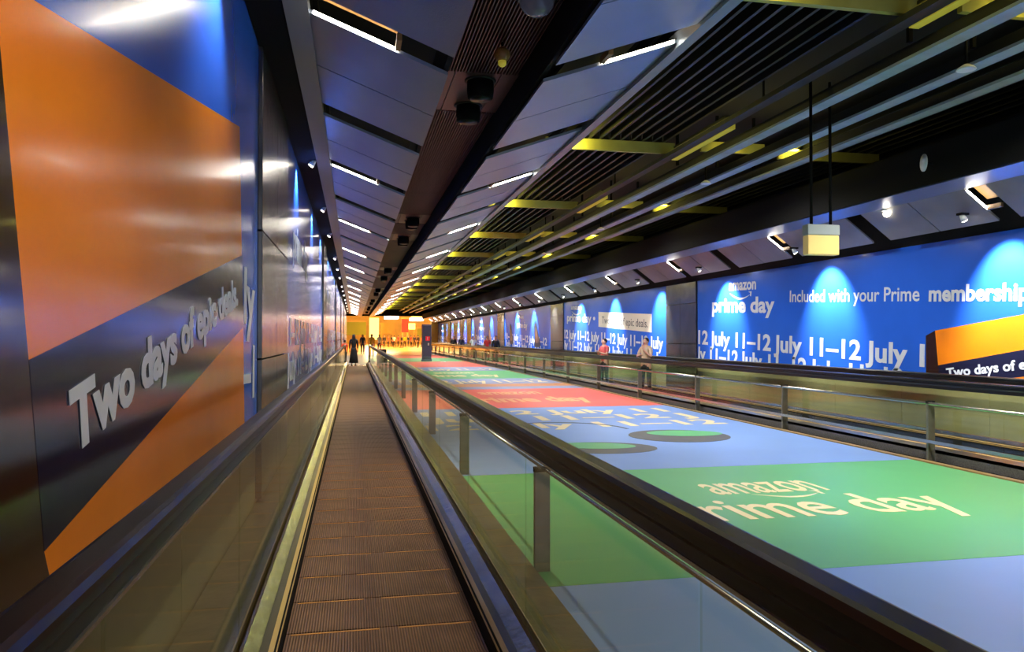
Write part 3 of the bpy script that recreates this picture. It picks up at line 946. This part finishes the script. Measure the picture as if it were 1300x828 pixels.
t = fl_print(34.5, 39.0, 'fblue2', 'distant blue floor sticker with dates before the second red one')
text(PF, '11\u201312 July 11\u201312', 1.5, 35.4, 5.0, 1.6, M['fprint'], t, 0.0, LF)
fl_print(39.0, 48.0, 'fred', 'second coral red floor sticker around the grey totem')
fl_print(48.0, 56.0, 'fgreen', 'farthest green floor sticker beyond the grey totem')
fl_print(56.0, 65.5, 'fred', 'farthest coral floor sticker at the bright hall')

# ================================================================== HANGING THINGS
# sign box on two rods
t = thing('hanging_sign', 'small lit box sign hung on two black rods in front of the right soffit', 'sign', (5.1, 7.8, 2.8))
t.location = (5.14, 7.75, 2.46)
bx, by, bz = 5.14, 7.75, 2.46
MB().box(bx - 0.20, bx + 0.20, by - 0.06, by + 0.06, bz + 0.22, bz + 0.34).build('top_housing', M['housing'], t, 0.01)
MB().box(bx - 0.195, bx + 0.195, by - 0.055, by + 0.055, bz, bz + 0.22).build('lit_box', M['cream'], t, 0.012)
for s in (-1, 1):
    MB().tube([(bx + s * 0.12, by, bz + 0.34), (bx + s * 0.12, by, 4.42)], 0.017, 10).build('rod', M['dark'], t)
# bright bulb and oval disc
t = thing('bare_spotlight', 'round bright spotlight in the right soffit above the large banner', 'spotlight', (7.95, 10.5, 3.4))
bm_ = bmesh.new(); bmesh.ops.create_uvsphere(bm_, u_segments=16, v_segments=10, radius=0.05)
bmesh.ops.translate(bm_, verts=bm_.verts, vec=(7.95, 10.3, 3.42))
me = bpy.data.meshes.new('bulb'); bm_.to_mesh(me); bm_.free(); put('bulb', me, M['glowspot'], t)
MB().lathe([(0.07, 0.0), (0.06, 0.06), (0.02, 0.08)], (7.95, 10.3, 3.46)).build('socket', M['white'], t)
t = thing('oval_mirror', 'thin pale oval disc fixed to the black fascia at the right', 'mirror', (7.2, 8.4, 3.85))
m_ = MB(); m_.lathe([(0.001, -0.008), (0.11, -0.008), (0.11, 0.008), (0.001, 0.008)], (0, 0, 0), 24)
o = m_.build('disc', M['white'], t)
o.rotation_euler = (R(90), 0, R(70)); o.location = Vector((7.10, 8.5, 3.76)); o.matrix_parent_inverse = Matrix.Translation(-Vector(t.location))
MB().tube([(7.13, 8.5, 3.76), (7.25, 8.5, 3.76)], 0.012).build('bracket', M['dark'], t)
# second set of hanging domes
for k, (px, py_, pz) in enumerate([(6.18, 12.2, 4.02), (5.5, 12.4, 4.02)]):
    pass

# totem
t = thing('totem_display', 'tall grey totem with a red sign standing on the printed floor', 'totem', (4.5, 48.9, 0))
MB().box(4.17, 4.83, 48.8, 49.1, 0.0, 0.12).build('base', M['kiosk'], t, 0.02)
MB().box(4.20, 4.80, 48.85, 49.05, 0.12, 2.35).build('body', M['kiosk'], t, 0.02)
MB().box(4.27, 4.78, 48.83, 48.855, 0.3, 2.25).build('screen', M['screen'], t)
PK = Plane((0, 48.825, 0), (1, 0, 0), (0, 0, 1))
poly(PK, [(4.42, 1.30), (4.70, 1.30), (4.70, 1.58), (4.42, 1.58)], M['red'], t, 'red_square', 0.004)
poly(PK, [(4.53, 1.34), (4.58, 1.34), (4.58, 1.54), (4.53, 1.54)], M['white'], t, 'white_mark', 0.008)
poly(PK, [(4.56, 1.0), (4.66, 1.0), (4.66, 1.16), (4.56, 1.16)], M['white'], t, 'small_mark', 0.004)

# ================================================================== FAR HALL
struct(MB().box(-30, 45, 180, 180.5, 0, 8).build('wall_far', M['hallyellow']))
struct(MB().box(-30, 45, Y1, 180, 7.6, 7.9).build('ceiling_far', M['hallyellow']))
struct(MB().box(-30.5, -30, Y1, 180, 0, 7.6).build('wall_far_left', M['hallyellow']))
struct(MB().box(45, 45.5, Y1, 180, 0, 7.6).build('wall_far_right', M['hallyellow']))
struct(MB().box(-30, XL, Y1, Y1 + 0.3, 0, 7.9).build('wall_portal_left', M['hallyellow']))
struct(MB().box(XR - 0.4, 45, Y1, Y1 + 0.3, 0, 7.9).build('wall_portal_right', M['hallyellow']))
struct(MB().box(XL, XR - 0.4, Y1, Y1 + 0.3, 3.8, 7.9).build('trim_7', M['dark']))
struct(MB().box(XR - 0.75, XR - 0.1, Y1 - 0.9, Y1 - 0.2, 0.0, 3.5).build('trim_8', M['hallyellow']))
for x in (0, 12, 24):
    for y in (92, 108, 125, 155):
        lamp('hall_light', 'POINT', (x + 3, y, 6.2), WARM, (1, 0.76, 0.36), None, shadow_soft_size=0.5)
lamp('hall_light', 'POINT', (3, 88, 4.5), WARM * 0.3, (1, 0.76, 0.36), None, shadow_soft_size=0.4)
# shop fronts and lit signs
specs = [('hallgreen', -6, 2.2, 1.9, 4.4, 150, 'olive green shop front at the far end behind the walkway'),
         ('hallglow', 2.8, 4.6, 1.0, 5.2, 149, 'narrow glowing yellow shop pillar left of the far crowd'),
         ('hallyellow', 5.0, 7.6, 2.2, 4.0, 150, 'dull yellow shop front left of the red hanging sign'),
         ('hallred', 8.4, 9.6, 2.4, 4.8, 140, 'red hanging shop sign amid the far crowd'),
         ('hallglow', 10.0, 11.6, 3.0, 4.2, 150, 'small glowing yellow shop sign right of the red one'),
         ('hallgreen', 12.0, 16.0, 1.4, 3.2, 150, 'olive green shop front at the right of the far hall')]
for mt, x0, x1, z0, z1, y, lab in specs:
    t = thing('shop_front', lab, 'shop', ((x0 + x1) / 2, y, 0))
    MB().box(x0, x1, y, y + 0.6, z0, z1).build('lit_panel', M[mt], t)
    MB().box(x0 - 0.15, x1 + 0.15, y - 0.1, y + 0.5, z1, z1 + 0.3).build('fascia', M['hallyellow'], t)
    for xx in (x0, x1 - 0.3):
        MB().box(xx, xx + 0.3, y + 0.1, y + 0.4, 0, z0 + 0.01).build('support', M['hallyellow'], t)
for k, (x0, x1, y, z, lab) in enumerate([(3.9, 5.6, 100, 3.9, 'white lit ceiling panel at the far end, left one'), (9.0, 11.0, 125, 4.2, 'white lit ceiling panel at the far end, right one')]):
    t = thing('ceiling_panel_light', lab, 'ceiling light', (x0, y, z))
    MB().box(x0, x1, y, y + 4.0, z, z + 0.5).build('diffuser', M['hallwhite'], t)
    MB().box(x0 + .2, x1 - .2, y + 1, y + 3, z + 0.5, 7.6).build('hanger', M['hallyellow'], t)

# ================================================================== PEOPLE
def skin(name, verts, edges, radii, root, m, parent, sub=1):
    me = bpy.data.meshes.new(name)
    me.from_pydata([Vector(v) for v in verts], edges, [])
    o = bpy.data.objects.new(name, me)
    COL.objects.link(o)
    o.modifiers.new('skin', 'SKIN')
    sv = me.skin_vertices[0].data
    for i, r_ in enumerate(radii):
        sv[i].radius = (r_, r_) if not isinstance(r_, tuple) else r_
        sv[i].use_root = (i == root)
    if sub:
        s_ = o.modifiers.new('sub', 'SUBSURF'); s_.levels = sub; s_.render_levels = sub
    dg = bpy.context.evaluated_depsgraph_get()
    nm = bpy.data.meshes.new_from_object(o.evaluated_get(dg))
    bpy.data.objects.remove(o)
    for p in nm.polygons:
        p.use_smooth = True
    nm.materials.clear(); nm.name = name
    return put(name, nm, m, parent)

def blob(name, c, r, m, parent, rot=0):
    bm = bmesh.new(); bmesh.ops.create_uvsphere(bm, u_segments=14, v_segments=10, radius=1)
    for f in bm.faces: f.smooth = True
    for v in bm.verts:
        v.co = Vector((v.co.x * r[0], v.co.y * r[1], v.co.z * r[2])) + Vector(c)
    me = bpy.data.meshes.new(name); bm.to_mesh(me); bm.free()
    return put(name, me, m, parent)

def person(loc, ang, label, top, bottom, H=1.7, hair='hair', skinm='skin', arms='down', stride=0.08, longhair=False, skirt=False, group=None, detail=True):
    """faces local +y; ang turns it about z"""
    t = thing('person', label, 'person', (0, 0, 0), group)
    k = H / 1.7
    J = dict(pel=(0, 0, .93), wst=(0, 0, 1.08), chs=(0, 0.01, 1.28), nk0=(0, 0, 1.43), nk=(0, 0.01, 1.50), hd=(0, 0.025, 1.58), ht=(0, 0.015, 1.655))
    names = list(J); verts = [J[n] for n in names]; rad = [.135, .12, .135, .075, .052, .085, .07]
    edges = [(0, 1), (1, 2), (2, 3), (3, 4), (4, 5), (5, 6)]
    def add(p, r_, a):
        verts.append(p); rad.append(r_); edges.append((a, len(verts) - 1)); return len(verts) - 1
    shv, trv = {}, {}
    hands = []
    for s in (-1, 1):
        st = s * stride
        hip = add((s * .10, 0, .86), .095, 0)
        kn = add((s * .105, st * .6 + 0.02, .48), .06, hip)
        an = add((s * .105, st * 1.2, .09), .038, kn)
        he = add((s * .105, st * 1.2 + .06, .035), .034, an)
        to = add((s * .115, st * 1.2 + .17, .028), .028, he)
        trv[s] = [(s * .10, 0, .86), verts[kn], verts[an]]
        sh = add((s * .17, 0, 1.40), .058, 3)
        if arms == 'down':
            e = (s * .215, -.01 + st * .3, 1.13); wri = (s * .215, .05 - st * .4, .88); dr = Vector((0, .15, -1))
        elif arms == 'front':
            e = (s * .24, .10, 1.15); wri = (s * .06, .28, 1.22); dr = Vector((-s * .7, .5, .3))
        else:
            if s < 0:
                e = (s * .26, .14, 1.14); wri = (s * .06, .24, 1.36); dr = Vector((.3, -.2, .9))
            else:
                e = (s * .25, .10, 1.14); wri = (s * .08, .28, 1.18); dr = Vector((-.8, .3, .1))
        el = add(e, .042, sh)
        wr_ = add(wri, .028, el)
        dr = dr.normalized()
        pm = add(tuple(Vector(wri) + dr * .06), .030, wr_)
        if detail:
            side = dr.orthogonal().normalized()
            curl = dr.cross(side)
            for q, ln in enumerate((.055, .066, .07, .06)):
                off = side * (q - 1.5) * .017
                b1 = Vector(wri) + dr * .09 + off
                f1 = add(tuple(b1), .0095, pm)
                f2 = add(tuple(b1 + dr * ln * .6 + curl * .008), .0085, f1)
                add(tuple(b1 + dr * ln + curl * .028), .0075, f2)
            th1 = add(tuple(Vector(wri) + dr * .035 + side * .035), .0105, pm)
            add(tuple(Vector(wri) + dr * .075 + side * .05 + curl * .015), .009, th1)
        shv[s] = [verts[sh], e, wri]
    body = skin('body', verts, edges, rad, 0, M[skinm], t)
    # clothes follow the body, slightly outside it
    sv_ = [(0, 0, .90), (0, 0, 1.06), (0, 0.01, 1.28), (0, 0, 1.42)]
    se = [(0, 1), (1, 2), (2, 3)]; sr = [.155, .142, .155, .095]
    for s in (-1, 1):
        a = Vector(shv[s][0]); b = Vector(shv[s][1]); c_ = Vector(shv[s][2])
        n0 = len(sv_)
        sv_ += [tuple(a), tuple(b)]; sr += [.072, .056]
        se += [(3, n0), (n0, n0 + 1)]
        if top in ('cblack', 'cnavy', 'corange', 'cyellow'):
            sv_.append(tuple(b.lerp(c_, .85))); sr.append(.040); se.append((n0 + 1, n0 + 2))
        else:
            sv_[-1] = tuple(a.lerp(b, .8))
    skin('shirt', sv_, se, sr, 1, M[top], t)
    tv = [(0, 0, .96), (0, 0, .90)]; te = [(0, 1)]; tr_ = [.145, .148]
    for s in (-1, 1):
        n0 = len(tv)
        tv += [tuple(v) for v in trv[s]]; tr_ += [.105, .075, .058]
        te += [(1, n0), (n0, n0 + 1), (n0 + 1, n0 + 2)]
    if skirt:
        MB().lathe([(.15, .98), (.17, .85), (.21, .5), (.25, .16), (.24, .15)], (0, 0, 0), 20).build('skirt', M[bottom], t)
    else:
        skin('trousers', tv, te, tr_, 1, M[bottom], t)
    for s in (-1, 1):
        y_ = s * stride * 1.2
        MB().box(s * .11 - .045, s * .11 + .045, y_ - .06, y_ + .2, 0.0, .07).build('shoe', M['cblack'], t, 0.02)
    # head: skull, face details, hair
    blob('head', (0, .02, 1.60), (.076, .095, .112), M[skinm], t)
    for s in (-1, 1):
        blob('eye', (s * .030, .108, 1.605), (.012, .008, .007), M['cwhite'], t)
        blob('ear', (s * .078, .02, 1.60), (.01, .02, .03), M[skinm], t)
    blob('nose', (0, .118, 1.583), (.012, .018, .02), M[skinm], t)
    blob('mouth', (0, .108, 1.548), (.022, .008, .007), M['cred'], t)
    blob('hair', (0, -.006, 1.635), (.088, .098, .095), M[hair], t)
    if longhair:
        MB().lathe([(.05, 1.66), (.088, 1.62), (.092, 1.5), (.085, 1.38), (.06, 1.33)], (0, -.045, 0), 14, 1, .7).build('long_hair', M[hair], t)
    t.location = loc; t.rotation_euler = (0, 0, ang); t.scale = (k, k, k)
    return t

person((-0.03, 42.2, 0), 0.0, 'woman in black seen from behind at the end of the walkway', 'cblack', 'cblack', 1.66, longhair=True, skirt=True)
person((-0.55, 45.6, 0), 0.3, 'person in an orange top beside the left wall past the walkway', 'corange', 'cblack', 1.35)
person((7.75, 23.2, 0), math.pi * 0.62, 'person in a pink top standing on the right walkway', 'cpink', 'cblack', 1.47, arms='front', skinm='skin2', stride=0.03)
person((7.72, 19.6, 0), math.pi * 0.7, 'person in a beige shirt with hand raised to the face', 'cbeige', 'cblack', 1.5, arms='face', skinm='skin2', stride=0.03)
t = person((1.35, 62.0, 0), math.pi, 'person in a yellow top walking near the bright hall', 'cyellow', 'cbeige', 1.75)
person((0.75, 72.0, 0), math.pi, 'person in a dark jacket left of the one in yellow', 'cnavy', 'cnavy', 1.75)
person((2.45, 78.0, 0), math.pi, 'person in pale grey right of the one in yellow', 'cwhite', 'cnavy', 1.75)
for k, (x, y, top, desc) in enumerate([(7.7, 60.5, 'cblack', 'dark-haired traveller in black nearest the totem'), (7.9, 57.5, 'cnavy', 'traveller in navy beside the far right wall'),
                                       (7.8, 51.0, 'cwhite', 'traveller in white on the far right walkway'), (8.0, 46.5, 'cred', 'traveller in red before the third banner'),
                                       (7.7, 42.0, 'cblack', 'traveller in black before the third banner')]):
    person((x, y, 0), math.pi, desc, top, 'cblack', 1.58, detail=False, stride=0.05)
crowd = [(8.0, 'cblack'), (9.4, 'corange'), (10.6, 'cblack'), (11.4, 'cwhite'), (12.8, 'cred'), (14.0, 'cblack'), (15.0, 'cyellow'), (16.2, 'cblack'), (17.2, 'cred'), (18.4, 'cnavy'), (19.6, 'cblack'), (21.0, 'corange')]
protos = {}
def copy_tree(o, loc, rz):
    c_ = o.copy(); COL.objects.link(c_); c_.location = loc; c_.rotation_euler = (0, 0, rz)
    for ch in o.children:
        d = ch.copy(); COL.objects.link(d); d.parent = c_
    return c_
colr = {'cblack': 'black', 'corange': 'orange', 'cwhite': 'white', 'cred': 'red', 'cyellow': 'yellow', 'cnavy': 'navy'}
cnt = {}
for k, (x, top) in enumerate(crowd):
    y = 112 + (k * 7 % 5) * 4
    cnt[top] = cnt.get(top, 0) + 1
    xx = (4.2 + (x - 8.0) * 0.42) * y / 112
    lab = 'distant traveller in %s, %s in the far crowd from the left' % (colr[top], nth(k) if k else 'first')
    if top in protos:
        p = copy_tree(protos[top], (xx, y, 0), math.pi + k)
        p['label'] = lab
    else:
        p = person((xx, y, 0), math.pi + k, lab, top, 'cblack', 1.75, detail=False, group='crowd in the far hall')
        protos[top] = p

# suitcase at the walkway end
t = thing('suitcase', 'black suitcase standing right of the walkway end', 'suitcase', (1.55, 44.6, 0))
MB().box(1.3, 1.8, 44.4, 44.8, 0.06, 0.85).build('shell', M['cblack'], t, 0.05)
for sx in (1.36, 1.74):
    for sy in (44.45, 44.75):
        MB().box(sx - .02, sx + .02, sy - .03, sy + .03, 0, 0.07).build('wheel', M['black'], t, 0.01)
for sx in (1.45, 1.65):
    MB().tube([(sx, 44.75, 0.85), (sx, 44.75, 1.1)], 0.012).build('handle_rod', M['rail'], t)
MB().box(1.43, 1.67, 44.73, 44.77, 1.09, 1.12).build('grip', M['corange'], t)
